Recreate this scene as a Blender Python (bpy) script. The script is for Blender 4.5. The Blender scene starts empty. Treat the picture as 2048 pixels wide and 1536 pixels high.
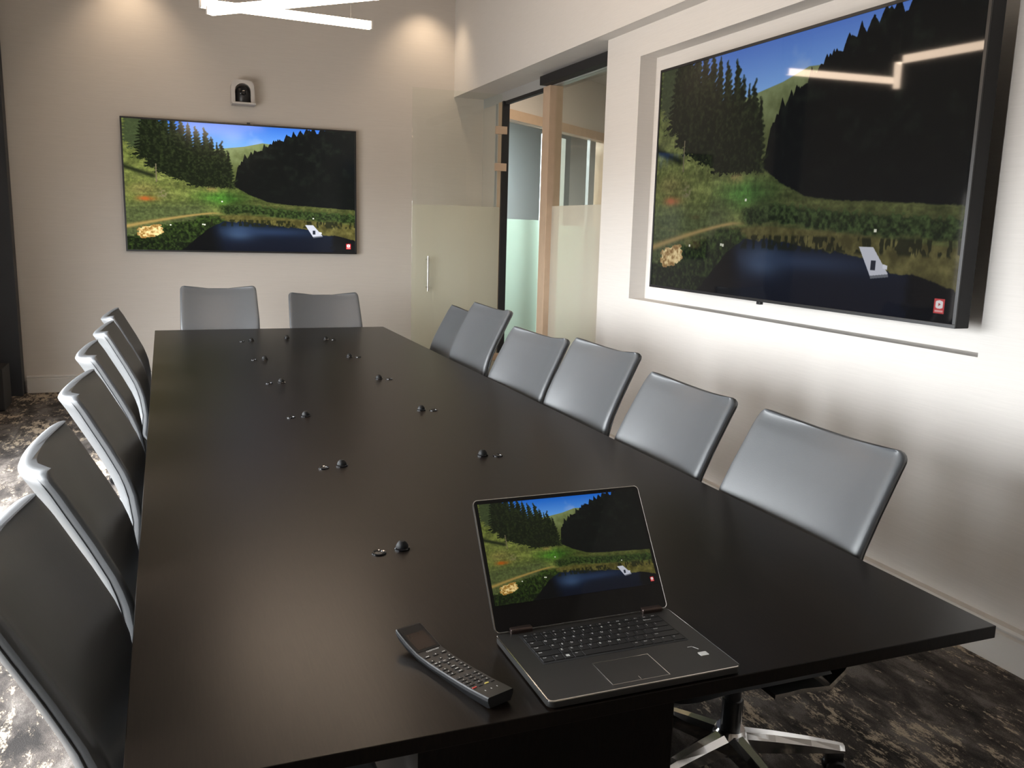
import bpy, bmesh, math, random
import numpy as np
from mathutils import Vector, Matrix
random.seed(7)
C = bpy.context.scene.collection
scene = bpy.context.scene
PI = math.pi

# ---------------------------------------------------------------- camera
FPX = 1746.2; YAW, PITCH, ROLL = 0.379087, 0.176216, 0.026507
cam_d = bpy.data.cameras.new('camera'); cam = bpy.data.objects.new('camera', cam_d); C.objects.link(cam)
fw = Vector((math.sin(YAW) * math.cos(PITCH), math.cos(YAW) * math.cos(PITCH), -math.sin(PITCH)))
rt = Vector((math.cos(YAW), -math.sin(YAW), 0)); up = rt.cross(fw)
r2 = rt * math.cos(ROLL) + up * math.sin(ROLL); u2 = -rt * math.sin(ROLL) + up * math.cos(ROLL)
cam.matrix_world = Matrix.Translation((0, 0, 1.5)) @ Matrix((r2, u2, -fw)).transposed().to_4x4()
cam_d.sensor_width = 36; cam_d.lens = 36 * FPX / 2048; cam_d.clip_start = 0.02
scene.camera = cam
scene.view_settings.view_transform = 'Standard'; scene.view_settings.look = 'None'
scene.view_settings.gamma = 1; scene.view_settings.exposure = 0.16
scene.view_settings.use_curve_mapping = False
try:
    scene.cycles.use_denoising = True
    scene.cycles.max_bounces = 10; scene.cycles.transparent_max_bounces = 16
    scene.cycles.sample_clamp_indirect = 6
except Exception: pass

# ---------------------------------------------------------------- daylight outside
W = bpy.data.worlds.new('daylight'); scene.world = W; W.use_nodes = True
nt = W.node_tree; nt.nodes.clear()
bg = nt.nodes.new('ShaderNodeBackground'); out = nt.nodes.new('ShaderNodeOutputWorld')
tc = nt.nodes.new('ShaderNodeTexCoord'); sx = nt.nodes.new('ShaderNodeSeparateXYZ'); rp = nt.nodes.new('ShaderNodeValToRGB')
mr = nt.nodes.new('ShaderNodeMapRange'); mr.inputs[1].default_value = -1; mr.inputs[2].default_value = 1
nt.links.new(tc.outputs['Generated'], sx.inputs[0]); nt.links.new(sx.outputs[2], mr.inputs[0]); nt.links.new(mr.outputs[0], rp.inputs[0])
rp.color_ramp.elements[0].position = 0.47; rp.color_ramp.elements[0].color = (0.30, 0.29, 0.28, 1)
rp.color_ramp.elements[1].position = 0.52; rp.color_ramp.elements[1].color = (0.93, 0.97, 1.0, 1)
nt.links.new(rp.outputs[0], bg.inputs[0]); bg.inputs[1].default_value = 26.0
nt.links.new(bg.outputs[0], out.inputs[0])

SL = bpy.data.lights.new('sun', 'SUN'); SL.energy = 9.0; SL.angle = math.radians(9); SL.color = (1, .97, .93)
so = bpy.data.objects.new('sun', SL); C.objects.link(so); so.location = (-6, 2, 8)
so.rotation_euler = Vector((.80, .10, -1.0)).to_track_quat('-Z', 'Y').to_euler()      # from the window side, high, hazy
X_LEFT = -1.42
WINS = [(1.0, 2.6), (2.7, 4.3), (4.4, 6.0)]     # window openings along the left wall (y from, to)
WZ0, WZ1, WZS = 0.28, 2.30, 1.95      # sill, head, lower edge of the drawn shades
for y0, y1 in WINS:
    L = bpy.data.lights.new('window_portal', 'AREA'); L.shape = 'RECTANGLE'; L.size = WZS - WZ0; L.size_y = y1 - y0
    L.cycles.is_portal = True
    o = bpy.data.objects.new('window_portal', L); C.objects.link(o)
    o.location = (X_LEFT - 0.16, (y0 + y1) / 2, (WZ0 + WZS) / 2); o.rotation_euler = (0, -PI / 2, 0)

# ---------------------------------------------------------------- helpers
def srgb(r, g, b):
    f = lambda c: (c / 255 / 12.92) if c / 255 <= 0.04045 else ((c / 255 + 0.055) / 1.055) ** 2.4
    return (f(r), f(g), f(b), 1)

def new_mat(name):
    m = bpy.data.materials.new(name); m.use_nodes = True; return m, m.node_tree, m.node_tree.nodes['Principled BSDF']

def mat(name, col, rough=0.5, metal=0.0, spec=0.5, noise=0.0, nscale=40, bump=0.0, bscale=200, coat=0.0, emis=None, estr=0.0):
    m, t, p = new_mat(name)
    p.inputs['Roughness'].default_value = rough; p.inputs['Metallic'].default_value = metal
    p.inputs['Specular IOR Level'].default_value = spec; p.inputs['Coat Weight'].default_value = coat
    p.inputs['Coat Roughness'].default_value = 0.08
    p.inputs['Base Color'].default_value = col
    co = t.nodes.new('ShaderNodeTexCoord')
    n = t.nodes.new('ShaderNodeTexNoise'); n.inputs['Scale'].default_value = nscale; n.inputs['Detail'].default_value = 4
    t.links.new(co.outputs['Object'], n.inputs['Vector'])
    mx = t.nodes.new('ShaderNodeMix'); mx.data_type = 'RGBA'
    mx.inputs[6].default_value = tuple(c * (1 - noise) for c in col[:3]) + (1,)
    mx.inputs[7].default_value = tuple(min(1, c * (1 + noise)) for c in col[:3]) + (1,)
    t.links.new(n.outputs['Fac'], mx.inputs[0]); t.links.new(mx.outputs[2], p.inputs['Base Color'])
    if bump:
        n2 = t.nodes.new('ShaderNodeTexNoise'); n2.inputs['Scale'].default_value = bscale; n2.inputs['Detail'].default_value = 3
        t.links.new(co.outputs['Object'], n2.inputs['Vector'])
        b = t.nodes.new('ShaderNodeBump'); b.inputs['Strength'].default_value = bump; b.inputs['Distance'].default_value = 0.002
        t.links.new(n2.outputs['Fac'], b.inputs['Height']); t.links.new(b.outputs[0], p.inputs['Normal'])
    if emis:
        p.inputs['Emission Color'].default_value = emis; p.inputs['Emission Strength'].default_value = estr
    return m

def obj(name, bm, m=None, parent=None, smooth=False, loc=None, rot=None):
    me = bpy.data.meshes.new(name)
    if isinstance(bm, bpy.types.Mesh): me = bm
    else:
        bmesh.ops.recalc_face_normals(bm, faces=bm.faces); bm.to_mesh(me); bm.free()
    if m is not None:
        for mm in (m if isinstance(m, (list, tuple)) else [m]): me.materials.append(mm)
    if smooth:
        me.shade_smooth()
        if smooth != 'all':
            me.set_sharp_from_angle(angle=math.radians(smooth if smooth is not True else 40))
    o = bpy.data.objects.new(name, me); C.objects.link(o)
    if parent: o.parent = parent
    if loc is not None: o.location = loc
    if rot is not None: o.rotation_euler = rot
    return o

def empty(name, loc=(0, 0, 0), rz=0, parent=None):
    o = bpy.data.objects.new(name, None); o.empty_display_size = 0.1; C.objects.link(o)
    o.location = loc; o.rotation_euler = (0, 0, rz)
    if parent: o.parent = parent
    return o

def tag(o, label=None, cat=None, group=None, kind=None):
    if label: o['label'] = label
    if cat: o['category'] = cat
    if group: o['group'] = group
    if kind: o['kind'] = kind
    return o

def BM(): return bmesh.new()

def box(bm, x0, x1, y0, y1, z0, z1, bev=0.0, mtx=None, seg=2, mi=0):
    vs = [bm.verts.new((x, y, z)) for x in (x0, x1) for y in (y0, y1) for z in (z0, z1)]
    F = [(0, 1, 3, 2), (4, 6, 7, 5), (0, 4, 5, 1), (2, 3, 7, 6), (0, 2, 6, 4), (1, 5, 7, 3)]
    fs = [bm.faces.new([vs[i] for i in f]) for f in F]
    for f in fs: f.material_index = mi
    if bev:
        es = list({e for f in fs for e in f.edges})
        r = bmesh.ops.bevel(bm, geom=es, offset=bev, segments=seg, affect='EDGES', profile=0.5)
        vs = list({v for f in r['faces'] for v in f.verts} | {v for v in vs if v.is_valid})
    if mtx is not None:
        for v in vs:
            if v.is_valid: v.co = mtx @ v.co
    return vs

def lathe(bm, prof, seg=32, mtx=None):
    rings = []
    for r, z in prof:
        ring = []
        if r < 1e-6: ring = [bm.verts.new((0, 0, z))]
        else: ring = [bm.verts.new((r * math.cos(2 * PI * k / seg), r * math.sin(2 * PI * k / seg), z)) for k in range(seg)]
        rings.append(ring)
    for a, b in zip(rings, rings[1:]):
        for k in range(seg):
            k2 = (k + 1) % seg
            if len(a) == 1 and len(b) == 1: continue
            if len(a) == 1: bm.faces.new((a[0], b[k], b[k2]))
            elif len(b) == 1: bm.faces.new((a[k], a[k2], b[0]))
            else: bm.faces.new((a[k], a[k2], b[k2], b[k]))
    for r in (rings[0], rings[-1]):
        if len(r) > 2: bm.faces.new(r)
    if mtx is not None:
        for r in rings:
            for v in r: v.co = mtx @ v.co

def loft(bm, rings, cap=True):
    R = [[bm.verts.new(p) for p in r] for r in rings]
    n = len(R[0])
    for a, b in zip(R, R[1:]):
        for k in range(n): bm.faces.new((a[k], a[(k + 1) % n], b[(k + 1) % n], b[k]))
    if cap: bm.faces.new(R[0]); bm.faces.new(list(reversed(R[-1])))

def prism(bm, pts, z0, z1, mtx=None, bev=0):
    a = [bm.verts.new((x, y, z0)) for x, y in pts]; b = [bm.verts.new((x, y, z1)) for x, y in pts]
    fs = [bm.faces.new(list(reversed(a))), bm.faces.new(b)]
    n = len(pts)
    for k in range(n): fs.append(bm.faces.new((a[k], a[(k + 1) % n], b[(k + 1) % n], b[k])))
    vs = a + b
    if bev:
        es = list(fs[0].edges) + list(fs[1].edges)
        r = bmesh.ops.bevel(bm, geom=es, offset=bev, segments=2, affect='EDGES', profile=0.5)
        vs = list({v for f in r['faces'] for v in f.verts} | {v for v in vs if v.is_valid})
    if mtx is not None:
        for v in vs: v.co = mtx @ v.co

def rrect(x0, x1, y0, y1, r, n=6):
    pts = []
    for cx, cy, a0 in ((x1 - r, y1 - r, 0), (x0 + r, y1 - r, 90), (x0 + r, y0 + r, 180), (x1 - r, y0 + r, 270)):
        for k in range(n + 1):
            a = math.radians(a0 + 90 * k / n); pts.append((cx + r * math.cos(a), cy + r * math.sin(a)))
    return pts

def tube(bm, pts, r, seg=10):
    rings = []
    pts = [Vector(p) for p in pts]
    for i, p in enumerate(pts):
        d = (pts[min(i + 1, len(pts) - 1)] - pts[max(i - 1, 0)]).normalized()
        a = d.cross(Vector((0, 0, 1)))
        if a.length < 1e-3: a = d.cross(Vector((1, 0, 0)))
        a.normalize(); b = d.cross(a)
        rings.append([p + (a * math.cos(2 * PI * k / seg) + b * math.sin(2 * PI * k / seg)) * r for k in range(seg)])
    loft(bm, rings)

def text_mesh(body, size, ext=0.0002, align='CENTER'):
    cu = bpy.data.curves.new('lettering', 'FONT'); cu.body = body; cu.size = size; cu.extrude = ext
    cu.align_x = align; cu.align_y = 'CENTER'; cu.resolution_u = 2
    o = bpy.data.objects.new('lettering', cu); C.objects.link(o)
    bpy.context.view_layer.update()
    me = bpy.data.meshes.new_from_object(o.evaluated_get(bpy.context.evaluated_depsgraph_get()))
    bpy.data.objects.remove(o); bpy.data.curves.remove(cu)
    return me

def add_mesh(bm, me, mtx):
    n = len(bm.verts); bm.from_mesh(me); bm.verts.ensure_lookup_table()
    for v in bm.verts[n:]: v.co = mtx @ v.co

# ---------------------------------------------------------------- materials
def wallpaper(name, col):
    m, t, p = new_mat(name); p.inputs['Roughness'].default_value = 0.75; p.inputs['Specular IOR Level'].default_value = 0.25
    co = t.nodes.new('ShaderNodeTexCoord'); mp = t.nodes.new('ShaderNodeMapping'); mp.inputs['Scale'].default_value = (6, 6, 260)
    n = t.nodes.new('ShaderNodeTexNoise'); n.inputs['Scale'].default_value = 1; n.inputs['Detail'].default_value = 3
    t.links.new(co.outputs['Object'], mp.inputs[0]); t.links.new(mp.outputs[0], n.inputs['Vector'])
    r = t.nodes.new('ShaderNodeValToRGB'); r.color_ramp.elements[0].position = 0.3; r.color_ramp.elements[1].position = 0.7
    r.color_ramp.elements[0].color = tuple(c * 0.972 for c in col[:3]) + (1,); r.color_ramp.elements[1].color = tuple(min(1, c * 1.022) for c in col[:3]) + (1,)
    t.links.new(n.outputs['Fac'], r.inputs[0]); t.links.new(r.outputs[0], p.inputs['Base Color'])
    b = t.nodes.new('ShaderNodeBump'); b.inputs['Strength'].default_value = 0.15; b.inputs['Distance'].default_value = 0.002
    t.links.new(n.outputs['Fac'], b.inputs['Height']); t.links.new(b.outputs[0], p.inputs['Normal'])
    return m
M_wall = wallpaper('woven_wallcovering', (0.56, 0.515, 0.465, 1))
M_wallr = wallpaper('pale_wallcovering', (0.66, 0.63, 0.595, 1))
M_base = mat('painted_baseboard', (0.60, 0.57, 0.53, 1), 0.45, noise=0.02)
M_ceil = mat('ceiling_paint', (0.5, 0.47, 0.43, 1), 0.8, noise=0.02)
M_dark = mat('charcoal_panel', (0.022, 0.026, 0.033, 1), 0.5, noise=0.1)
M_shade = mat('charcoal_shade_cloth', (0.06, 0.06, 0.06, 1), 0.9, noise=0.1, nscale=300)
M_capsule = mat('black_rubber', (0.004, 0.004, 0.004, 1), 0.55, spec=0.3, noise=0.1)
M_black = mat('black_plastic', (0.010, 0.010, 0.011, 1), 0.35, noise=0.1)
M_blackmat = mat('matte_black', (0.008, 0.008, 0.009, 1), 0.7, noise=0.1)
M_leather = mat('charcoal_grey_leather', (0.064, 0.068, 0.073, 1), 0.43, spec=0.62, noise=0.05, nscale=30, bump=0.10, bscale=420)
M_shell = mat('grey_leather_shell', (0.10, 0.105, 0.11, 1), 0.45, noise=0.04, nscale=30)
M_chrome = mat('polished_aluminium', (0.80, 0.80, 0.80, 1), 0.12, metal=1.0, noise=0.02)
M_steel = mat('brushed_steel', (0.62, 0.61, 0.58, 1), 0.28, metal=1.0, noise=0.04)
M_alu = mat('grey_aluminium_frame', (0.45, 0.46, 0.46, 1), 0.4, metal=0.3, noise=0.03)
M_maple = mat('light_wood_frame', (0.50, 0.36, 0.25, 1), 0.45, noise=0.10, nscale=12)
M_white = mat('white_plastic', (0.52, 0.49, 0.46, 1), 0.4, noise=0.02)
M_gun = mat('gunmetal_body', (0.022, 0.021, 0.020, 1), 0.42, metal=0.2, noise=0.06, nscale=200)
M_key = mat('black_key', (0.008, 0.008, 0.009, 1), 0.5, noise=0.1)
M_print = mat('white_print', (0.6, 0.6, 0.58, 1), 0.5, noise=0.02)
M_edge = mat('cut_metal_edge', (0.85, 0.83, 0.80, 1), 0.15, metal=1.0, noise=0.02)
M_brown = mat('hinge_brown_metal', (0.09, 0.065, 0.058, 1), 0.35, metal=0.8, noise=0.05)
M_red = mat('red_print', (0.5, 0.05, 0.04, 1), 0.5, noise=0.05)
M_yel = mat('yellow_print', (0.6, 0.5, 0.12, 1), 0.5, noise=0.05)
M_glassblk = mat('black_glass', (0.004, 0.004, 0.005, 1), 0.06, noise=0.05)

def carpet():
    m, t, p = new_mat('patterned_carpet'); p.inputs['Roughness'].default_value = 0.95; p.inputs['Specular IOR Level'].default_value = 0.15
    co = t.nodes.new('ShaderNodeTexCoord')
    def N(scale, sc, detail, rough=0.6, dist=0.0):
        mp = t.nodes.new('ShaderNodeMapping'); mp.inputs['Scale'].default_value = sc
        n = t.nodes.new('ShaderNodeTexNoise'); n.inputs['Scale'].default_value = scale; n.inputs['Detail'].default_value = detail
        n.inputs['Roughness'].default_value = rough; n.inputs['Distortion'].default_value = dist
        t.links.new(co.outputs['Object'], mp.inputs[0]); t.links.new(mp.outputs[0], n.inputs['Vector']); return n
    def ramp(fac, stops):
        r = t.nodes.new('ShaderNodeValToRGB'); t.links.new(fac, r.inputs[0]); e = r.color_ramp.elements
        e[0].position, e[0].color = stops[0]; e[1].position, e[1].color = stops[-1]
        for s in stops[1:-1]:
            q = e.new(s[0]); q.color = s[1]
        return r
    nA = N(5.0, (1.6, 0.7, 1), 6, 0.68, 0.3)
    baser = ramp(nA.outputs['Fac'], [(0.36, (0.020, 0.018, 0.017, 1)), (0.50, (0.06, 0.052, 0.047, 1)), (0.62, (0.13, 0.118, 0.108, 1))])
    nB = N(10.0, (2.1, 0.75, 1), 12, 0.84, 0.1); nC = N(1.7, (1, 0.7, 1), 2)
    ad = t.nodes.new('ShaderNodeMath'); ad.operation = 'MULTIPLY_ADD'; ad.inputs[1].default_value = 0.35
    t.links.new(nC.outputs['Fac'], ad.inputs[0]); t.links.new(nB.outputs['Fac'], ad.inputs[2])
    fl = ramp(ad.outputs[0], [(0.712, (0, 0, 0, 1)), (0.745, (1, 1, 1, 1))])
    mx = t.nodes.new('ShaderNodeMix'); mx.data_type = 'RGBA'; t.links.new(fl.outputs[0], mx.inputs[0]); t.links.new(baser.outputs[0], mx.inputs[6])
    mx.inputs[7].default_value = (0.40, 0.33, 0.25, 1)
    nD = N(260, (1, 1, 1), 2); md = t.nodes.new('ShaderNodeMix'); md.data_type = 'RGBA'; md.blend_type = 'MULTIPLY'; md.inputs[0].default_value = 0.6
    dr = ramp(nD.outputs['Fac'], [(0.3, (0.45, 0.45, 0.45, 1)), (0.65, (1.35, 1.35, 1.35, 1))])
    t.links.new(mx.outputs[2], md.inputs[6]); t.links.new(dr.outputs[0], md.inputs[7]); t.links.new(md.outputs[2], p.inputs['Base Color'])
    b = t.nodes.new('ShaderNodeBump'); b.inputs['Strength'].default_value = 0.5; b.inputs['Distance'].default_value = 0.004
    t.links.new(nD.outputs['Fac'], b.inputs['Height']); t.links.new(b.outputs[0], p.inputs['Normal'])
    return m
M_carpet = carpet()

def wood_table():
    m, t, p = new_mat('espresso_veneer'); p.inputs['Roughness'].default_value = 0.30; p.inputs['Specular IOR Level'].default_value = 0.15
    co = t.nodes.new('ShaderNodeTexCoord'); mp = t.nodes.new('ShaderNodeMapping'); mp.inputs['Scale'].default_value = (60, 3.0, 10)
    n = t.nodes.new('ShaderNodeTexNoise'); n.inputs['Scale'].default_value = 4; n.inputs['Detail'].default_value = 6; n.inputs['Roughness'].default_value = 0.65
    t.links.new(co.outputs['Object'], mp.inputs[0]); t.links.new(mp.outputs[0], n.inputs['Vector'])
    r = t.nodes.new('ShaderNodeValToRGB'); r.color_ramp.elements[0].position = 0.32; r.color_ramp.elements[0].color = (0.0046, 0.0033, 0.0026, 1)
    r.color_ramp.elements[1].position = 0.72; r.color_ramp.elements[1].color = (0.011, 0.0076, 0.0056, 1)
    t.links.new(n.outputs['Fac'], r.inputs[0]); t.links.new(r.outputs[0], p.inputs['Base Color'])
    b = t.nodes.new('ShaderNodeBump'); b.inputs['Strength'].default_value = 0.10; b.inputs['Distance'].default_value = 0.0006
    t.links.new(n.outputs['Fac'], b.inputs['Height']); t.links.new(b.outputs[0], p.inputs['Normal'])
    return m
M_table = wood_table()

def front_fresnel(t, ior):       # mirror share of a pane, counted where the light enters it only
    fr = t.nodes.new('ShaderNodeFresnel'); fr.inputs[0].default_value = ior; ge = t.nodes.new('ShaderNodeNewGeometry')
    m = t.nodes.new('ShaderNodeMath'); m.operation = 'SUBTRACT'; m.inputs[0].default_value = 1; t.links.new(ge.outputs['Backfacing'], m.inputs[1])
    k = t.nodes.new('ShaderNodeMath'); k.operation = 'MULTIPLY'; t.links.new(fr.outputs[0], k.inputs[0]); t.links.new(m.outputs[0], k.inputs[1]); return k
def glass_mat(name, tint=(0.97, 0.983, 0.965, 1), refl=0.10):
    m = bpy.data.materials.new(name); m.use_nodes = True; t = m.node_tree; t.nodes.clear()
    o = t.nodes.new('ShaderNodeOutputMaterial'); a = t.nodes.new('ShaderNodeBsdfTransparent'); a.inputs[0].default_value = tint
    g = t.nodes.new('ShaderNodeBsdfGlossy'); g.inputs['Roughness'].default_value = 0.01
    fr = front_fresnel(t, 1.5)
    mx = t.nodes.new('ShaderNodeMixShader'); t.links.new(fr.outputs[0], mx.inputs[0]); t.links.new(a.outputs[0], mx.inputs[1]); t.links.new(g.outputs[0], mx.inputs[2])
    t.links.new(mx.outputs[0], o.inputs[0]); return m
def frost_mat(name, col=(0.62, 0.66, 0.58, 1), through=0.25):
    m = bpy.data.materials.new(name); m.use_nodes = True; t = m.node_tree; t.nodes.clear()
    o = t.nodes.new('ShaderNodeOutputMaterial'); d = t.nodes.new('ShaderNodeBsdfDiffuse'); d.inputs[0].default_value = col
    tl = t.nodes.new('ShaderNodeBsdfTranslucent'); tl.inputs[0].default_value = (min(1, col[0] * 1.1), min(1, col[1] * 1.15), min(1, col[2] * 1.15), 1)
    tr = t.nodes.new('ShaderNodeBsdfTransparent'); tr.inputs[0].default_value = (0.95, 0.97, 0.92, 1)
    m1 = t.nodes.new('ShaderNodeMixShader'); m1.inputs[0].default_value = 0.5
    m2 = t.nodes.new('ShaderNodeMixShader'); m2.inputs[0].default_value = through
    t.links.new(d.outputs[0], m1.inputs[1]); t.links.new(tl.outputs[0], m1.inputs[2]); t.links.new(m1.outputs[0], m2.inputs[1]); t.links.new(tr.outputs[0], m2.inputs[2])
    g = t.nodes.new('ShaderNodeBsdfGlossy'); g.inputs['Roughness'].default_value = 0.15
    fr = front_fresnel(t, 1.4)
    m3 = t.nodes.new('ShaderNodeMixShader'); t.links.new(fr.outputs[0], m3.inputs[0]); t.links.new(m2.outputs[0], m3.inputs[1]); t.links.new(g.outputs[0], m3.inputs[2])
    t.links.new(m3.outputs[0], o.inputs[0]); return m
M_glass = glass_mat('clear_glass'); M_frost = frost_mat('frosted_film', (0.86, 0.80, 0.73, 1), 0.45); M_frost2 = frost_mat('frosted_film_far', (0.62, 0.72, 0.66, 1), 0.35)

def emit(name, col, s):
    m, t, p = new_mat(name); p.inputs['Base Color'].default_value = (0.8, 0.8, 0.8, 1)
    p.inputs['Emission Color'].default_value = col; p.inputs['Emission Strength'].default_value = s; return m
M_tube = emit('warm_led_diffuser', (1.0, 0.77, 0.57, 1), 27.0)
M_glowstrip = emit('glowing_white_strip', (0.86, 1.0, 0.95, 1), 0.35)  # glow put into the material so the white office columns look bright

# ---------------------------------------------------------------- the picture shown on the screens
def make_picture(w=1152, h=648):
    rs = np.random.RandomState(3)
    def vn(sx_, sy_, oct=4, seed=0):
        r = np.random.RandomState(seed); o_ = np.zeros((h, w), np.float32); amp = 1; tot = 0
        yy, xx = np.mgrid[0:h, 0:w].astype(np.float32)
        for k in range(oct):
            gx, gy = int(sx_ * 2 ** k) + 2, int(sy_ * 2 ** k) + 2
            g = r.rand(gy + 1, gx + 1).astype(np.float32)
            X = xx / w * (gx - 1); Y = yy / h * (gy - 1); xi = X.astype(int); yi = Y.astype(int); fx = X - xi; fy = Y - yi
            fx = fx * fx * (3 - 2 * fx); fy = fy * fy * (3 - 2 * fy)
            v = g[yi, xi] * (1 - fx) * (1 - fy) + g[yi, xi + 1] * fx * (1 - fy) + g[yi + 1, xi] * (1 - fx) * fy + g[yi + 1, xi + 1] * fx * fy
            o_ += v * amp; tot += amp; amp *= 0.55
        return o_ / tot
    V, U = np.mgrid[0:h, 0:w].astype(np.float32); U /= w; V /= h
    c = lambda *a: np.array(a, np.float32) / 255
    im = np.zeros((h, w, 3), np.float32)
    n1 = vn(6, 4, 5, 1); n2 = vn(40, 24, 4, 2); n3 = vn(120, 70, 3, 3); n4 = vn(14, 60, 3, 4); n5 = vn(90, 20, 3, 5)
    def put(mask, col):
        mask = np.clip(mask, 0, 1)[..., None]; im[:] = im * (1 - mask) + col * mask
    def lin(xs, ys, x=U[0]): return np.interp(x, xs, ys)[None, :]
    def soft(d, e=0.003): return np.clip(d / e + 0.5, 0, 1)
    def blend(a, b, t): t = np.clip(t, 0, 1)[..., None]; return a * (1 - t) + b * t
    # sky
    put(np.ones((h, w)), blend(c(58, 116, 215), c(120, 178, 245), V / 0.2))
    put(np.clip((n1 - 0.48) * 4, 0, 0.6) * soft(U - 0.5, 0.2), c(170, 190, 232))
    # far hill
    hill = lin([0, .36, .42, .5, .58, .66, .8, 1], [.22, .2, .185, .165, .13, .14, .2, .3])
    hc = blend(c(128, 140, 92), c(84, 92, 50), (V - hill) / 0.2 + (n2 - 0.5))
    put(soft(V - hill), hc)
    # right dark forest with spiky edge
    def spikes(seed, count, x0, x1, hmin, hmax, wd):
        r = np.random.RandomState(seed); e = np.zeros(w, np.float32)
        for _ in range(count):
            x = r.uniform(x0, x1); hh = r.uniform(hmin, hmax); ww = wd * r.uniform(0.7, 1.4)
            e = np.maximum(e, hh * np.clip(1 - np.abs(U[0] - x) / ww, 0, 1) ** 0.8)
        return e[None, :]
    rf = lin([0, .43, .455, .47, .5, .55, .6, .66, .70, .76, .82, .9, 1], [1, .6, .45, .36, .28, .225, .17, .125, .09, .045, .035, -.03, -.1]) - spikes(5, 90, .47, 1, .01, .055, .011) + (n3 - .5) * 0.012
    rfb = lin([0, .44, .47, .52, .6, .7, .85, 1], [.46, .47, .50, .55, .60, .62, .63, .645])
    dk = blend(c(13, 16, 14), c(34, 42, 32), (n2 - 0.52) * 3 * (1 - V * 1.4))
    # grass base
    gr = lin([0, .05, .12, .2, .3, .38, .45, .5, 1], [-.1, -.05, .2, .33, .42, .47, .48, .46, .6])
    gcol = blend(c(84, 94, 44), c(116, 122, 64), n2 * 1.6 - 0.3)
    gcol = blend(gcol, c(72, 118, 42), np.exp(-((U - .4) / .1) ** 2 - ((V - .58) / .06) ** 2) * 1.1)
    gcol = blend(gcol, c(126, 116, 66), np.exp(-((U - .07) / .07) ** 2 - ((V - .53) / .05) ** 2) * .7)
    gcol = blend(gcol, c(74, 84, 50), soft(V - .62 - .1 * (.3 - U), .08) * soft(.34 - U, .1) * .8)
    gcol = gcol * (0.72 + 0.6 * n3[..., None]) * (0.8 + 0.4 * n4[..., None])
    put(soft(V - gr), gcol)
    put(soft(V - rf) * soft(rfb + (n3 - .5) * .02 - V, .01), dk)
    put(soft(V - rfb, .01) * soft(U - .42, .03), gcol * 0.75)
    # shadow band of the left trees on the meadow
    put(np.exp(-((V - (.36 + .55 * U)) / .018) ** 2) * soft(.125 - U, .02) * .9, c(26, 32, 18))
    # left conifers
    r = np.random.RandomState(11)
    trees = [(x, lin_t, b, s) for x, lin_t, b, s in
             [(.03, -.3, .18, .03), (.055, -.25, .22, .035), (.10, -.2, .30, .055), (.135, -.12, .36, .05), (.17, -.08, .40, .05), (.205, -.05, .42, .05), (.235, -.03, .44, .045),
              (.265, .0, .46, .042), (.30, .025, .49, .042), (.335, .03, .50, .045), (.36, .10, .50, .035), (.385, .14, .485, .03), (.405, .125, .50, .038), (.43, .20, .50, .03)]]
    for k, (x, t0, b0, s) in enumerate(trees):
        tt = np.clip((V - t0) / (b0 - t0), 0, 1)
        wd = s * (tt ** 0.75) * (0.75 + 0.5 * n5) * (1 + 0.25 * np.sin(V * 260 + k * 2 + n2 * 10))
        mk = soft(wd - np.abs(U - x - 0.02 * (n2 - .5)), .006) * ((V > t0) & (V < b0 + (n3 - .5) * .06))
        side = np.clip((U - x) / s * 0.5 + 0.5, 0, 1)
        col = blend(c(20, 26, 14), c(60, 72, 36), (n3 * 1.5 - 0.55) + (side - .5) * .5)
        if k < 2: col = blend(col, c(95, 110, 70), np.full((h, w), .5))
        put(mk, col)
    put(soft(.0022 - np.abs(U - .128), .002) * ((V > .33) & (V < .47)), c(120, 110, 85))
    # orange soil, rocks
    put(np.exp(-((U - .085) / .035) ** 2 - ((V - .60) / .018) ** 2) * (0.5 + n2), c(176, 96, 44))
    put(np.exp(-((U - .15) / .02) ** 2 - ((V - .56) / .03) ** 2) * (n3 > .5), c(130, 120, 92))
    put(np.exp(-((U - .355) / .03) ** 2 - ((V - .515) / .02) ** 2) * n3 * 1.3, c(150, 128, 76))
    # shrub row right of the meadow
    shr = lin([0, .44, .5, .6, .75, 1], [.66, .63, .62, .64, .66, .68])
    put(soft(V - shr + (n3 - .5) * .05, .01) * soft(shr + .07 + (n2 - .5) * .05 - V, .012) * soft(U - .39, .03), blend(c(24, 34, 14), c(66, 86, 40), n3 * 2.2 - .6))
    # path
    pth = .70 + .42 * np.clip(.36 - U, 0, 1) ** 1.25
    put(np.exp(-((V - pth) / (.008 + .03 * np.clip(.3 - U, 0, 1))) ** 2) * soft(.38 - U, .08) * .9, c(176, 146, 84))
    # bank
    bank = lin([0, .33, .5, .7, .85, 1], [.9, .72, .71, .73, .75, .77])
    bc = blend(c(70, 66, 30), c(118, 112, 60), n2 * 2 - .5)
    put(soft(V - bank, .01) * soft(U - .30, .05), bc)
    # lower left dark reeds
    ll = lin([0, .1, .2, .3, .38, .45], [.90, .82, .78, .74, .72, .80])
    put(soft(V - ll - (n2 - .5) * .06, .02) * soft(.42 - U, .04), blend(c(14, 22, 8), c(66, 88, 34), n3 * 1.6 - .45 + (.88 - V) * 1.5))
    # water
    wt = lin([0, .16, .24, .30, .36, .40, .5, .6, .7, .8, .85, .9, .95, 1], [1.2, 1.1, .97, .88, .80, .765, .765, .785, .80, .82, .86, .86, .885, .90])
    wc = blend(c(14, 24, 40), c(10, 16, 30), (V - .8) / .2)
    wc = blend(wc, c(74, 98, 130), np.exp(-((U - .47) / .07) ** 2 - ((V - .85) / .06) ** 2) * (.55 + .5 * n1))
    wc = blend(wc, c(40, 58, 88), np.exp(-((U - .6) / .2) ** 2 - ((V - .84) / .035) ** 2) * .8)
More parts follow.
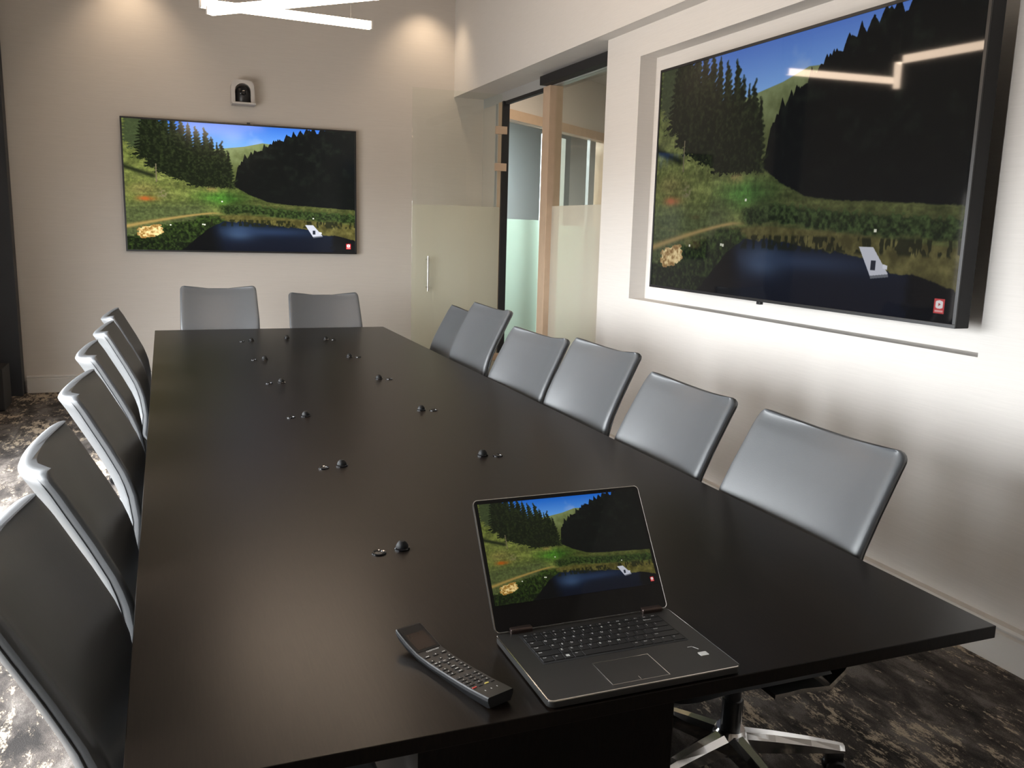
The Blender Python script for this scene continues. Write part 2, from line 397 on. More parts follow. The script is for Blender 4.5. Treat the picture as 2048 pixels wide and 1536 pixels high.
    wc = blend(wc, c(6, 8, 9), soft(.36 + .06 * (n1 - .5) - U - (V - .8) * -.15, .05))
    wc = blend(wc, c(7, 9, 10), soft(U - .89 + (n2 - .5) * .05, .02))
    put(soft(V - wt - (n2 - .5) * .03, .006), wc)
    # reed clumps at the bank
    put(soft(n5 - .52, .05) * soft(V - .745, .01) * soft(.80 - V, .012) * soft(U - .33, .02) * .8, c(26, 30, 14))
    # pale bush
    bush = np.exp(-((U - .095) / .052) ** 4 - ((V - (.855 - .25 * (U - .09))) / .045) ** 4)
    put((bush > .4 + (n3 - .5) * .9).astype(np.float32), blend(c(150, 110, 50), c(255, 226, 160), n3 * 2.2 - .5))
    # dock
    def quad(P, col, a=1.0):
        mk = np.ones((h, w), bool)
        for i in range(len(P)):
            (x0, y0), (x1, y1) = P[i], P[(i + 1) % len(P)]
            mk &= ((x1 - x0) * (V - y0) - (y1 - y0) * (U - x0)) >= 0
        put(mk.astype(np.float32) * a, col)
    quad([(.765, .775), (.802, .775), (.845, .862), (.80, .872)], c(205, 208, 220))
    quad([(.80, .872), (.845, .862), (.846, .872), (.802, .882)], c(110, 114, 122))
    quad([(.800, .82), (.812, .82), (.812, .852), (.800, .852)], c(40, 46, 58))
    quad([(.83, .83), (.842, .835), (.842, .848), (.83, .845)], c(225, 228, 240))
    for (x, y) in ((.31, .785), (.318, .787), (.175, .795), (.395, .60), (.80, .715)):
        quad([(x, y), (x + .007, y), (x + .007, y + .011), (x, y + .011)], c(235, 235, 215))
    # corner badge: red tile, white rounded play button, text line
    quad([(.956, .925), (.979, .925), (.979, .972), (.956, .972)], c(214, 36, 40))
    d = np.maximum(np.abs(U - .9675) / .0075, np.abs(V - .943) / .0115)
    rr = (np.abs(U - .9675) / .0080) ** 4 + (np.abs(V - .943) / .0125) ** 4
    put((rr < 1).astype(np.float32), c(250, 244, 244))
    quad([(.9653, .9375), (.9705, .943), (.9653, .9485)], c(190, 60, 60))
    quad([(.959, .960), (.976, .960), (.976, .9665), (.959, .9665)], c(240, 170, 168))
    im = np.clip(im, 0, 1)
    a = np.ones((h, w, 4), np.float32); a[..., :3] = im[::-1]
    img = bpy.data.images.new('lake_video_frame', w, h); img.colorspace_settings.name = 'sRGB'
    img.pixels.foreach_set(a.ravel()); img.update(); img.pack()
    return img
IMG = make_picture()

def screen_mat(name, strength, sat=1.0, gloss=0.5, rough=0.05):
    m, t, p = new_mat(name); p.inputs['Base Color'].default_value = (0.004, 0.004, 0.005, 1); p.inputs['Roughness'].default_value = rough
    p.inputs['Specular IOR Level'].default_value = gloss
    uv = t.nodes.new('ShaderNodeTexCoord'); im = t.nodes.new('ShaderNodeTexImage'); im.image = IMG; im.interpolation = 'Cubic'; im.extension = 'EXTEND'
    t.links.new(uv.outputs['UV'], im.inputs[0]); hs = t.nodes.new('ShaderNodeHueSaturation'); hs.inputs['Saturation'].default_value = sat
    t.links.new(im.outputs[0], hs.inputs['Color']); t.links.new(hs.outputs[0], p.inputs['Emission Color']); p.inputs['Emission Strength'].default_value = strength
    return m

def screen_plane(name, w, h, m, parent, y=0.0, z0=None):
    """display surface in the local x-z plane facing -y"""
    bm = BM(); z0 = -h / 2 if z0 is None else z0
    vs = [bm.verts.new(p) for p in ((-w / 2, y, z0), (w / 2, y, z0), (w / 2, y, z0 + h), (-w / 2, y, z0 + h))]
    vb = [bm.verts.new(p) for p in ((-w / 2, y + .001, z0), (w / 2, y + .001, z0), (w / 2, y + .001, z0 + h), (-w / 2, y + .001, z0 + h))]
    f = bm.faces.new(vs); uvl = bm.loops.layers.uv.new('UVMap')
    for l, uv in zip(f.loops, ((0, 0), (1, 0), (1, 1), (0, 1))): l[uvl].uv = uv
    bm.faces.new(list(reversed(vb)))
    for k in range(4): bm.faces.new((vs[k], vb[k], vb[(k + 1) % 4], vs[(k + 1) % 4]))
    return obj(name, bm, m, parent)

# ================================================================ SETTING
YF = 8.40; XW = 2.77; XU = 2.665; ZS = 2.733; XD = 3.0; ZC = 3.7; YB = -2.6
def struct(name, bm, m, parent=None, **k):
    o = obj(name, bm, m, parent, **k)
    if parent is None: o['kind'] = 'structure'
    return o
bm = BM(); box(bm, X_LEFT - 0.2, 8.0, YB, 13.0, -0.1, 0.0); struct('floor', bm, M_carpet)
bm = BM(); box(bm, X_LEFT - 0.2, XD + .1, YB, YF + .2, ZC, ZC + 0.1); struct('ceiling', bm, M_ceil)
bm = BM(); box(bm, X_LEFT - 0.2, XD + 0.02, YF, YF + 0.15, 0, ZC); struct('wall_far', bm, M_wall)
bm = BM(); box(bm, X_LEFT - 0.2, 3.2, YB - 0.15, YB, 0, ZC); struct('wall_back', bm, M_wall)
# right wall: lower wall with screen niche, opening for the glazed front, upper wall standing proud
bm = BM()
NY0, NY1, NZ0, NZ1, NX = 2.330, 4.963, 1.078, 2.562, 2.885
OY = 5.405
box(bm, NX, XD + .1, YB, OY, 0, ZC)                       # back layer
box(bm, XW, NX, YB, NY0, 0, ZC); box(bm, XW, NX, NY1, OY, 0, ZC)
box(bm, XW, NX, NY0, NY1, 0, NZ0); box(bm, XW, NX, NY0, NY1, NZ1, ZC)
box(bm, XU, XW, YB, YF, ZS, ZC)                           # upper wall
box(bm, XW, XD + .1, OY, YF, ZS, ZC)
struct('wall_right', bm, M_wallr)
# left wall with window openings
bm = BM(); xl0, xl1 = X_LEFT - 0.2, X_LEFT
box(bm, xl0, xl1, YB, YF, WZ1, ZC); box(bm, xl0, xl1, YB, YF, 0, WZ0)
ys = [YB] + [v for w in WINS for v in w] + [YF]
for a, b in zip(ys[::2], ys[1::2]): box(bm, xl0, xl1, a, b, WZ0, WZ1)
struct('wall_left', bm, M_wall)
for k, (a, b) in enumerate(WINS):
    t = empty('window_%d' % (k + 1), (X_LEFT - 0.1, (a + b) / 2, WZ0)); t['kind'] = 'structure'
    hw = (b - a) / 2; H = WZ1 - WZ0
    bm = BM(); f = 0.035
    box(bm, -.04, .04, -hw, -hw + f, 0, H); box(bm, -.04, .04, hw - f, hw, 0, H); box(bm, -.04, .04, -hw + f, hw - f, 0, f); box(bm, -.04, .04, -hw + f, hw - f, H - f, H)
    box(bm, -.03, .03, -.02, .02, f, H - f); box(bm, -.03, .03, -hw + f, hw - f, 0.78, 0.82)
    obj('window_frame', bm, M_alu, t)
    bm = BM(); box(bm, .045, .055, -hw + .01, hw - .01, WZS - WZ0, H); box(bm, .04, .06, -hw + .01, hw - .01, WZS - WZ0 - .02, WZS - WZ0, .004); obj('roller_shade', bm, M_shade, t)
# dark column in the far left corner
bm = BM(); box(bm, X_LEFT, -1.16, 8.25, YF, 0, ZC, 0.0); struct('trim_1', bm, M_dark)['label'] = 'dark charcoal column in the far left corner'
# baseboards
def baseboard(name, L, w, mtx):
    bm = BM(); prof = [(0, 0), (.045, 0), (.045, .118), (.030, .124), (.030, .132), (.040, .136), (.036, .147), (0, .147)]
    a = [bm.verts.new(mtx @ Vector((0, p[0], p[1]))) for p in prof]; b = [bm.verts.new(mtx @ Vector((L, p[0], p[1]))) for p in prof]
    bm.faces.new(a); bm.faces.new(list(reversed(b)))
    for k in range(len(prof)): bm.faces.new((a[k], a[(k + 1) % len(prof)], b[(k + 1) % len(prof)], b[k]))
    return struct(name, bm, M_base)
baseboard('baseboard_right', OY - YB, 0, Matrix.Translation((XW, YB, 0)) @ Matrix.Rotation(PI / 2, 4, 'Z'))
baseboard('baseboard_far', XD + 1.15 - .02, 0, Matrix.Translation((XD - .01, YF, 0)) @ Matrix.Rotation(PI, 4, 'Z'))

# ---- glazed front beside the screen wall (plane x = XD)
ZH = 2.645
bm = BM()
box(bm, XD - .03, XD + .05, OY, YF, ZH, ZS)
struct('trim_2', bm, M_alu)['label'] = 'grey metal header above the glass door and side light'
wn = empty('window_4', (XD, 6.05, 0)); wn['kind'] = 'structure'; wn['label'] = 'fixed glass side light with frosted lower part'
bm = BM(); box(bm, -.03, .05, -.645, -.615, 0, ZH); box(bm, -.03, .05, -.615, .675, 0, .05); obj('window_frame', bm, M_alu, wn)
bm = BM(); box(bm, -.005, .005, -.615, .675, .05, ZH); obj('glass_pane', bm, M_glass, wn)
bm = BM(); box(bm, -.0085, -.0065, -.615, .675, .05, 1.690); obj('frosted_film', bm, M_frost, wn)
bm = BM(); box(bm, XD - .06, XD + .06, 6.725, 6.86, 0, ZH, .004); struct('trim_3', bm, M_maple)['label'] = 'light wood mullion between door opening and side light'
bm = BM(); box(bm, XD - .06, XD - .002, 7.80, 7.90, 0, ZH, .004); struct('trim_4', bm, M_maple)['label'] = 'light wood hinge jamb of the glass door'
bm = BM(); box(bm, XD - .062, XD + .0, 7.765, 7.799, 0, ZH); box(bm, XD - .045, XD - .01, 6.862, 7.755, ZH - .03, ZH); struct('trim_5', bm, M_blackmat)['label'] = 'black gasket lining of the door opening'
bm = BM(); box(bm, XD - .03, XD + .03, 7.90, 8.40, 0, ZH); struct('wall_beside_door', bm, M_wall)
bm = BM(); box(bm, XD - .045, XD - .031, 7.93, 7.96, 0, ZH); box(bm, XD - .045, XD - .031, 8.00, 8.02, 0, ZH); struct('trim_7', bm, M_alu)
bm = BM(); box(bm, XD - .12, XD - .035, OY + .01, 6.80, 2.645, 2.715, .004)
tag(obj('closer_track', bm, M_blackmat), 'black track box under the soffit above the frosted side light', 'door track')
# open glass door leaf, parallel to the far wall
dr = empty('door_1', (2.93, 7.78, 0)); dr['kind'] = 'structure'; dr['label'] = 'open frameless glass door with frosted lower part'
bm = BM(); box(bm, -.845, 0, -.005, .005, .01, 2.70, .002); obj('glass_panel', bm, M_glass, dr)
bm = BM(); box(bm, -.844, -.001, .0055, .0075, .012, 1.692); obj('frosted_film', bm, M_frost, dr)
bm = BM()
for s in (-1,):
    tube(bm, [(-.705, -.055, .915), (-.705, -.055, 1.235)], .010, 12)
    tube(bm, [(-.705, -.055, .95), (-.705, -.006, .95)], .007, 8); tube(bm, [(-.705, -.055, 1.20), (-.705, -.006, 1.20)], .007, 8)
    tube(bm, [(-.705, .055, .915), (-.705, .055, 1.235)], .010, 12)
    tube(bm, [(-.705, .055, .95), (-.705, .009, .95)], .007, 8); tube(bm, [(-.705, .055, 1.20), (-.705, .009, 1.20)], .007, 8)
obj('door_handle', bm, M_steel, dr, smooth=True)
for z in (.25, 2.02, 2.35):
    bm = BM(); box(bm, -.06, .05, -.018, .016, z, z + .07, .003); obj('hinge', bm, M_maple, dr)

# ---- corridor and the glazed office beyond, standing at an angle
A = Vector((3.423, 8.821, 0)); B = Vector((5.188, 10.237, 0)); dd = (B - A).normalized(); ang = math.atan2(dd.y, dd.x)
MT = Matrix.Translation(A) @ Matrix.Rotation(ang, 4, 'Z')     # x along the office front, y away from the viewer
bm = BM(); box(bm, -.33, 3.4, .0, .12, 2.72, 3.3, mtx=MT); struct('wall_corridor', bm, M_wall)
bm = BM(); box(bm, -.33, 3.4, -.02, .10, 2.62, 2.72, mtx=MT); box(bm, 2.36, 2.52, -.03, .1, 0, 2.62, mtx=MT); struct('trim_6', bm, M_maple)['label'] = 'light wood frame of the glazed office across the corridor'
wn = empty('window_5', A, ang); wn['kind'] = 'structure'
bm = BM(); box(bm, -.33, 2.36, .03, .04, .05, 2.62); obj('glass_pane', bm, M_glass, wn)
bm = BM(); box(bm, -.33, .98, .045, .047, .05, 1.60); box(bm, 1.0, 2.36, .045, .047, .05, 1.55); obj('frosted_film', bm, M_frost2, wn)
bm = BM(); box(bm, .98, 1.0, .02, .06, .0, 2.62); box(bm, 2.02, 2.04, .02, .06, 0, 2.62); obj('window_frame', bm, M_alu, wn)
bm = BM(); box(bm, -.3, 5, 1.6, 1.7, 0, 3.2, mtx=MT); struct('wall_office', bm, mat('office_paint', (.52, .56, .58, 1), .8, noise=.02))
bm = BM(); box(bm, -.3, 5, .1, 1.6, 2.95, 3.0, mtx=MT); struct('ceiling_office', bm, M_ceil)
for k, (a, b) in enumerate(((.62, .80), (1.66, 1.86), (2.12, 2.3))):
    bm = BM(); box(bm, a, b, .5, .52, .0, 2.66, mtx=MT); struct('window_%d' % (6 + k), bm, M_glowstrip)  # white columns in the office, built as strips with an added glow
bm = BM(); box(bm, -.3, .60, .45, .9, .42, .86, .01, mtx=MT); tag(obj('credenza', bm, mat('taupe_laminate', (.25, .23, .2, 1), .5, noise=.05)), 'low grey brown cabinet behind the corridor glass, seen through the door', 'cabinet')
bm = BM(); box(bm, XD + .1, 8, OY - 1, 13, 3.3, 3.4); box(bm, 1.4, XD + .1, YF + .15, 13, 3.3, 3.4); struct('ceiling_corridor', bm, M_ceil)  # slab behind the far wall added to keep sky light out
bm = BM(); box(bm, 1.3, 1.4, YF + .15, 13.1, 0, 3.4); box(bm, 1.4, 8.1, 13, 13.1, 0, 3.4); box(bm, 8, 8.1, 4.3, 13, 0, 3.4); struct('sky_block_shell', bm, M_wall)  # unseen shell added to shut sky light out of corridor and office
bm = BM(); box(bm, 3.1, 8, OY - 1.1, OY - 1.0, 0, 3.3); struct('wall_corridor_end', bm, M_wall)
bm = BM(); box(bm, 6.4, 6.5, OY - 1, 10.6, 0, 3.3); struct('wall_corridor_side', bm, M_wall)
for nm, loc, e, sz in (('corridor_fill', (4.3, 7.6, 3.25), 48, 0.6), ('office_fill', tuple(MT @ Vector((1.0, 1.3, 2.9))), 230, .6)):  # unseen area lamps without fixtures, added to brighten corridor and office
    L = bpy.data.lights.new(nm, 'AREA'); L.size = sz; L.energy = e; L.color = (1, .86, .70) if 'corr' in nm else (.86, .95, 1)
    o = bpy.data.objects.new(nm, L); C.objects.link(o); o.location = loc

# ================================================================ CEILING LIGHTS
ZL = 2.62
bars = [((1.165, 5.302), (0.235, 5.219)), ((.28, 5.18), (1.02, 4.42)), ((.99, 4.46), (.88, 3.60))]; pts = [b_[0] for b_ in bars] + [bars[-1][1]]
pl = empty('pendant_light', (0.7, 4.6, ZL)); tag(pl, 'zigzag linear pendant of glowing white bars hanging over the table', 'pendant light')
po = Vector((0.7, 4.6, 0))
for k, (a, b) in enumerate(bars):
    a = Vector((*a, 0)) - po; b = Vector((*b, 0)) - po; d = (b - a); L_ = d.length; an = math.atan2(d.y, d.x)
    zz = 0.0 if k == 0 else -.042
    m4 = Matrix.Translation((a.x, a.y, zz)) @ Matrix.Rotation(an, 4, 'Z')
    bm = BM(); box(bm, 0, L_, -.022, .022, 0, .040, .004, mtx=m4); di = obj('light_bar', bm, M_tube, pl)
    for xa, xb in ((-.008, .0), (L_, L_ + .008)):
        bm = BM(); box(bm, xa, xb, -.024, .024, -.001, .042, mtx=m4); obj('end_cap', bm, M_white, di)
for k, p in enumerate(((1.05, 5.29), (.36, 5.23), (.88, 4.564), (.90, 3.75))):
    bm = BM(); tube(bm, [(p[0] - .7, p[1] - 4.6, .038 if k < 2 else -.004), (p[0] - .7, p[1] - 4.6, ZC - ZL - .001)], .0015, 6)
    obj('suspension_cable', bm, M_steel, pl)
# recessed wall washers in the ceiling, lamps with their own light
for k, (x, y) in enumerate(((-0.20, 8.08), (2.35, 8.08))):
    t = empty('downlight', (x, y, ZC)); tag(t, 'round recessed ceiling downlight washing the far wall, %s' % ('above the left half of the television' if k == 0 else 'above the glass door'), 'downlight', 'recessed ceiling downlights')
    bm = BM(); lathe(bm, [(.045, -.002), (.06, -.004), (.06, 0), (.045, 0)], 24); obj('trim_ring', bm, M_white, t)
    L = bpy.data.lights.new('downlight_lamp', 'SPOT'); L.energy = 26; L.color = (1, .78, .56); L.spot_size = math.radians(95); L.spot_blend = .9; L.shadow_soft_size = .05
    o = bpy.data.objects.new('downlight_lamp', L); C.objects.link(o); o.location = (x, y, ZC - .02)
    o.rotation_euler = (math.radians(12) if k < 2 else 0, 0 if k < 2 or k == 5 else math.radians(-12), 0)

# ================================================================ TABLE
TX0, TX1, TY0, TY1, TZ = -0.082, 1.505, 1.149, 6.42, 0.75
tb = empty('conference_table', ((TX0 + TX1) / 2, (TY0 + TY1) / 2, 0)); tag(tb, 'long dark espresso wood conference table filling the middle of the room', 'table')
cx, cy = tb.location.x, tb.location.y
bm = BM(); box(bm, TX0 - cx, TX1 - cx, TY0 - cy, TY1 - cy, TZ - .026, TZ, .0015); obj('tabletop', bm, M_table, tb)
for y0 in (1.50, 3.4, 5.3):
    bm = BM(); box(bm, -.29, .29, y0 - cy, y0 - cy + .75, 0, TZ - .026, .003); obj('pedestal', bm, M_table, tb)

# ================================================================ CHAIRS
def prof_back(z):      # y of the front face of the back pad (local, forward +y), z in chair space
    return -0.14 - float(np.interp(z, [.43, .52, .60, .68, .75, .82, .88, .93, .975], [0.0, -.004, .002, .026, .058, .094, .128, .156, .186]))
def half_w(z): return float(np.interp(z, [.43, .60, .75, .93, .975], [.250, .274, .274, .267, .264]))
def ring_back(z, y_off, t, sc=1.0, n=14, curve=.050, zc=None):
    """closed cross section of the back at height z: front run then rear run"""
    w = half_w(z) * sc; pts = []
    US = [-1, -.995, -.98, -.955, -.92] + [-.88 + 1.76 * k / 12 for k in range(13)] + [.92, .955, .98, .995, 1]
    for u in US:
        e = (1 - abs(u) ** 16) ** .5
        yy = prof_back(z) + curve * (abs(u) ** 2.2) * min(1, max(.25, (z - .43) / .3)) + y_off
        pts.append((u * w, yy - t / 2 + e * t / 2, z + .024 * u * u * min(1, max(0, (z - .6) / .37))))
    for u in reversed(US):
        e = (1 - abs(u) ** 16) ** .5
        yy = prof_back(z) + curve * (abs(u) ** 2.2) * min(1, max(.25, (z - .43) / .3)) + y_off
        pts.append((u * w, yy - t / 2 - e * t / 2, z + .024 * u * u * min(1, max(0, (z - .6) / .37))))
    return pts
def back_mesh(y_off, t, z0, z1, wsc=1.0, rc=.03):
    zs = list(np.linspace(z0, z1 - .05, 14)) + [z1 - .04, z1 - .03, z1 - .02, z1 - .012, z1 - .006, z1 - .002, z1]
    rings = []
    for z in zs:
        d = z1 - z; sc = wsc; tt = t
        if d < rc:
            sc *= 1 - (rc / .25) * (1 - math.sqrt(max(0, 1 - ((rc - d) / rc) ** 2)))
        if d < t * .5: tt = t * (.25 + .75 * math.sqrt(max(0, 1 - ((t * .5 - d) / (t * .5)) ** 2)))
        d0 = z - z0
        if d0 < .02: tt = min(tt, t * (.3 + .7 * math.sqrt(max(0, 1 - ((.02 - d0) / .02) ** 2))))
        rings.append(ring_back(z, y_off, tt, sc))
    bm = BM(); loft(bm, rings); return bm

def make_chair():
    t = empty('conference_chair', (0, 0, 0))
    up_parts = []
    o = obj('backrest', back_mesh(0, .046, .47, .975, 1.0, .026), M_leather, t, smooth=60); up_parts.append(o)
    o = obj('back_shell', back_mesh(-.031, .018, .46, .966, .985, .026), M_shell, t, smooth=60); up_parts.append(o)
    # seat pad
    bm = BM(); rings = []
    ys_ = list(np.linspace(-.12, .24, 12)) + [.27, .29, .305, .315, .32]
    for y in ys_:
        d = .32 - y; f = 1 if d > .05 else math.sqrt(max(.04, 1 - ((.05 - d) / .05) ** 2))
        w = .268 * (1 if d > .08 else .78 + .22 * math.sqrt(max(0, 1 - ((.08 - d) / .08) ** 2)))
        zt = .475 - .02 * max(0, (y - .18) / .14) ** 2; th = .075 * (.35 + .65 * f); n = 12; pts_ = []
        for k in range(n + 1):
            u = -1 + 2 * k / n; e = (1 - abs(u) ** 5) ** .5; pts_.append((u * w, y, zt - .038 + (th * .5) * e + .006 * u * u))
        for k in range(n + 1):
            u = 1 - 2 * k / n; e = (1 - abs(u) ** 5) ** .5; pts_.append((u * w, y, zt - .038 - (th * .5) * e + .006 * u * u))
        rings.append(pts_)
    loft(bm, rings); o = obj('seat', bm, M_leather, t, smooth=60); up_parts.append(o)
    # polished metal bracket sweeping under the seat and up the rear of the shell
    bm = BM(); path = [(.02, .386), (-.02, .386), (-.06, .388), (-.13, .396), (-.178, .432), (-.200, .470), (-.205, .52), (-.205, .58)]
    rings = []
    for k, (y, z) in enumerate(path):
        a = Vector(path[max(k - 1, 0)]); b = Vector(path[min(k + 1, len(path) - 1)]); d = (b - a).normalized(); n_ = Vector((-d.y, d.x))
        w = .255 if 3 <= k < len(path) - 1 else .235
        rings.append([(-w, y + n_.x * .006, z + n_.y * .006), (w, y + n_.x * .006, z + n_.y * .006), (w, y - n_.x * .006, z - n_.y * .006), (-w, y - n_.x * .006, z - n_.y * .006)])
    loft(bm, rings); o = obj('support_bracket', bm, M_chrome, t, smooth=50); up_parts.append(o)
    bm = BM(); box(bm, -.07, .07, -.10, .14, .325, .384, .012); o = obj('tilt_mechanism', bm, M_black, t); up_parts.append(o)
    bm = BM(); lathe(bm, [(0, -.03), (.030, -.03), (.034, -.024), (.034, .024), (.030, .03), (0, .03)], 24, Matrix.Translation((0, .17, .325)) @ Matrix.Rotation(PI / 2, 4, 'X')); o = obj('tension_knob', bm, M_black, t, smooth=40); up_parts.append(o)
    bm = BM(); tube(bm, [(.06, .04, .37), (.14, .05, .365), (.22, .06, .362)], .006, 8); o = obj('height_lever', bm, M_black, t, smooth=True); up_parts.append(o)
    bm = BM(); lathe(bm, [(0, .11), (.027, .11), (.027, .22), (.0225, .222), (.0225, .33), (0, .33)], 20, Matrix.Translation((0, -.045, 0))); obj('gas_column', bm, M_black, t, smooth=40)
    bm = BM(); lathe(bm, [(0, .065), (.045, .065), (.052, .08), (.05, .115), (.038, .135), (0, .135)], 24, Matrix.Translation((0, -.045, 0))); obj('swivel_hub', bm, M_chrome, t, smooth=40)
    for k in range(5):
        a = 2 * PI * k / 5 + PI / 2
        bm = BM(); rings = []
        for r, w, z0, z1 in ((.03, .030, .075, .128), (.12, .026, .075, .122), (.22, .021, .078, .112), (.30, .017, .080, .100), (.315, .013, .083, .097)):
            rings.append([(r, -w, z0), (r, w, z0), (r, w, z1 - .012), (r, w * .45, z1), (r, -w * .45, z1), (r, -w, z1 - .012)])
        loft(bm, rings); lg = obj('leg', bm, M_chrome, t, loc=(0, -.045, 0), rot=(0, 0, a))
        bm = BM()
        for s in (-1, 1):
            lathe(bm, [(0, s * .006), (.025, s * .006), (.028, s * .010), (.028, s * .022), (.024, s * .026), (0, s * .026)], 20, Matrix.Translation((.295, 0, .0285)) @ Matrix.Rotation(PI / 2, 4, 'X'))
        box(bm, .27, .315, -.012, .012, .03, .078, .004)
        obj('caster', bm, M_black, lg, smooth=40)
    return t, [o.name for o in up_parts]
chair0, UP = make_chair()
UPK = {'backrest', 'back_shell', 'seat', 'support_bracket', 'tilt_mechanism', 'tension_knob', 'height_lever'}
def dup(root):
    r = root.copy(); C.objects.link(r)
    for ch in list(root.children):
        c_ = ch.copy(); C.objects.link(c_); c_.parent = r
        for g in ch.children:
            d_ = g.copy(); C.objects.link(d_); d_.parent = c_
    return r
TOPY = -.326          # local y of the top corner of the back pad's middle; corners sit 5 cm further forward
def place_chair(side, along, xt, dz, rot, swirl, label, first=[True]):
    """side R/L/F; xt = world coordinate of the top corners across the table edge"""
    c_ = chair0 if first[0] else dup(chair0); 
    if first[0]: first[0] = False
    base = {'R': PI / 2, 'L': -PI / 2, 'F': PI, 'N': 0}[side] + math.radians(rot)
    f = Vector((-math.sin(base), math.cos(base)))       # forward direction
    cor = TOPY + .05
    if side in 'RL': p = Vector((xt, along)) - f * cor
    else: p = Vector((along, xt)) - f * cor
    c_.location = (p.x, p.y, 0); c_.rotation_euler = (0, 0, base)
    for ch in c_.children:
        k = ch.name.split('.')[0]
        if k in UPK: ch.location.z = dz - .014
        if k in ('leg',): ch.rotation_euler.z += math.radians(swirl)
    c_.scale.x = 1.07 if side == 'R' and along != 3.25 else 1.0
    c_['label'] = label; c_['category'] = 'chair'
    c_['group'] = {'R': 'chairs along the wall side of the table', 'L': 'chairs along the window side of the table', 'F': 'chairs at the far end of the table'}[side]
    return c_
place_chair('R', 1.86, 1.662, 0.00, 0, 13, 'grey leather chair nearest the camera on the screen wall side of the table')
place_chair('R', 2.56, 1.672, 0.00, -2, 40, 'second grey chair on the screen wall side, set apart between two gaps')
place_chair('R', 3.25, 1.70, 0.045, 3, 5, 'third grey chair on the screen wall side, its back overlapping the chair behind')
place_chair('R', 3.91, 1.68, 0.02, 5, 60, 'fourth grey chair on the screen wall side, half hidden by the raised third chair')
place_chair('R', 4.77, 1.745, 0.07, 2, 25, 'tall fifth grey chair on the screen wall side, dark edge toward the door opening')
place_chair('R', 5.47, 1.80, -0.01, -3, 10, 'mostly hidden grey chair at the far end of the screen wall side')
place_chair('L', 1.56, -.238, 0.00, 0, 20, 'very dark chair filling the lower left corner, closest to the camera')
place_chair('L', 2.215, -.240, 0.00, 2, 50, 'second chair on the window side with a bright rounded top edge')
place_chair('L', 3.06, -.240, 0.00, -1, 35, 'third chair on the window side, polished bracket glinting below it')
place_chair('L', 3.87, -.262, 0.00, 3, 15, 'fourth chair on the window side, its top left of its neighbours')
place_chair('L', 4.65, -.248, 0.00, 0, 55, 'fifth chair on the window side, overlapping the farthest one')
place_chair('L', 5.36, -.256, 0.00, 0, 30, 'farthest chair on the window side, only its top corner showing')
place_chair('F', .36, 6.77, 0.045, 0, 22, 'slate grey chair under the television, left one at the table end')
place_chair('F', 1.125, 6.77, -0.005, 0, 48, 'slate grey chair at the table end, nearer to the glass door')

# ================================================================ TELEVISIONS
def television(loc, rz, w, h, th, m, label, bump_top, off):
    t = empty('television', loc, rz); tag(t, label, 'television', 'wall mounted televisions')
    bm = BM(); box(bm, -w / 2, w / 2, 0.003, th, -h / 2, h / 2, .003); obj('housing', bm, M_blackmat, t)
    b = .014; bm = BM()
    for x0, x1, z0, z1 in ((-w / 2, w / 2, h / 2 - b, h / 2), (-w / 2, w / 2, -h / 2, -h / 2 + b), (-w / 2, -w / 2 + b, -h / 2 + b, h / 2 - b), (w / 2 - b, w / 2, -h / 2 + b, h / 2 - b)):
        box(bm, x0, x1, -.003, .004, z0, z1, .001)
    obj('bezel', bm, M_black, t)
    screen_plane('display', w - 2 * b, h - 2 * b, m, t, y=.001)
    bm = BM(); s = 1 if bump_top else -1; xo = .045 if bump_top else -.06
    box(bm, xo - .014, xo + .014, 0, .02, min(s * h / 2, s * (h / 2 + .014)), max(s * h / 2, s * (h / 2 + .014)), .002); obj('sensor', bm, M_black, t)
    bm = BM(); box(bm, -.3, .3, th, off, -.22, .22); obj('wall_mount', bm, M_blackmat, t)
    return t
S_far = screen_mat('screen_far', 1.12, 1.0, .25, .12); S_near = screen_mat('screen_right', .55, .9, .22, .04); S_lap = screen_mat('screen_laptop', .62, 1.05, .4, .05)
television((.6955, 8.335, 1.785), 0, 2.005, 1.128, .035, S_far, 'television on the far wall below the conference camera', True, .064)
television((2.65, 3.421, 1.792), -PI / 2, 2.168, 1.215, .066, S_near, 'large television in the recess of the right wall', False, NX - 2.651)

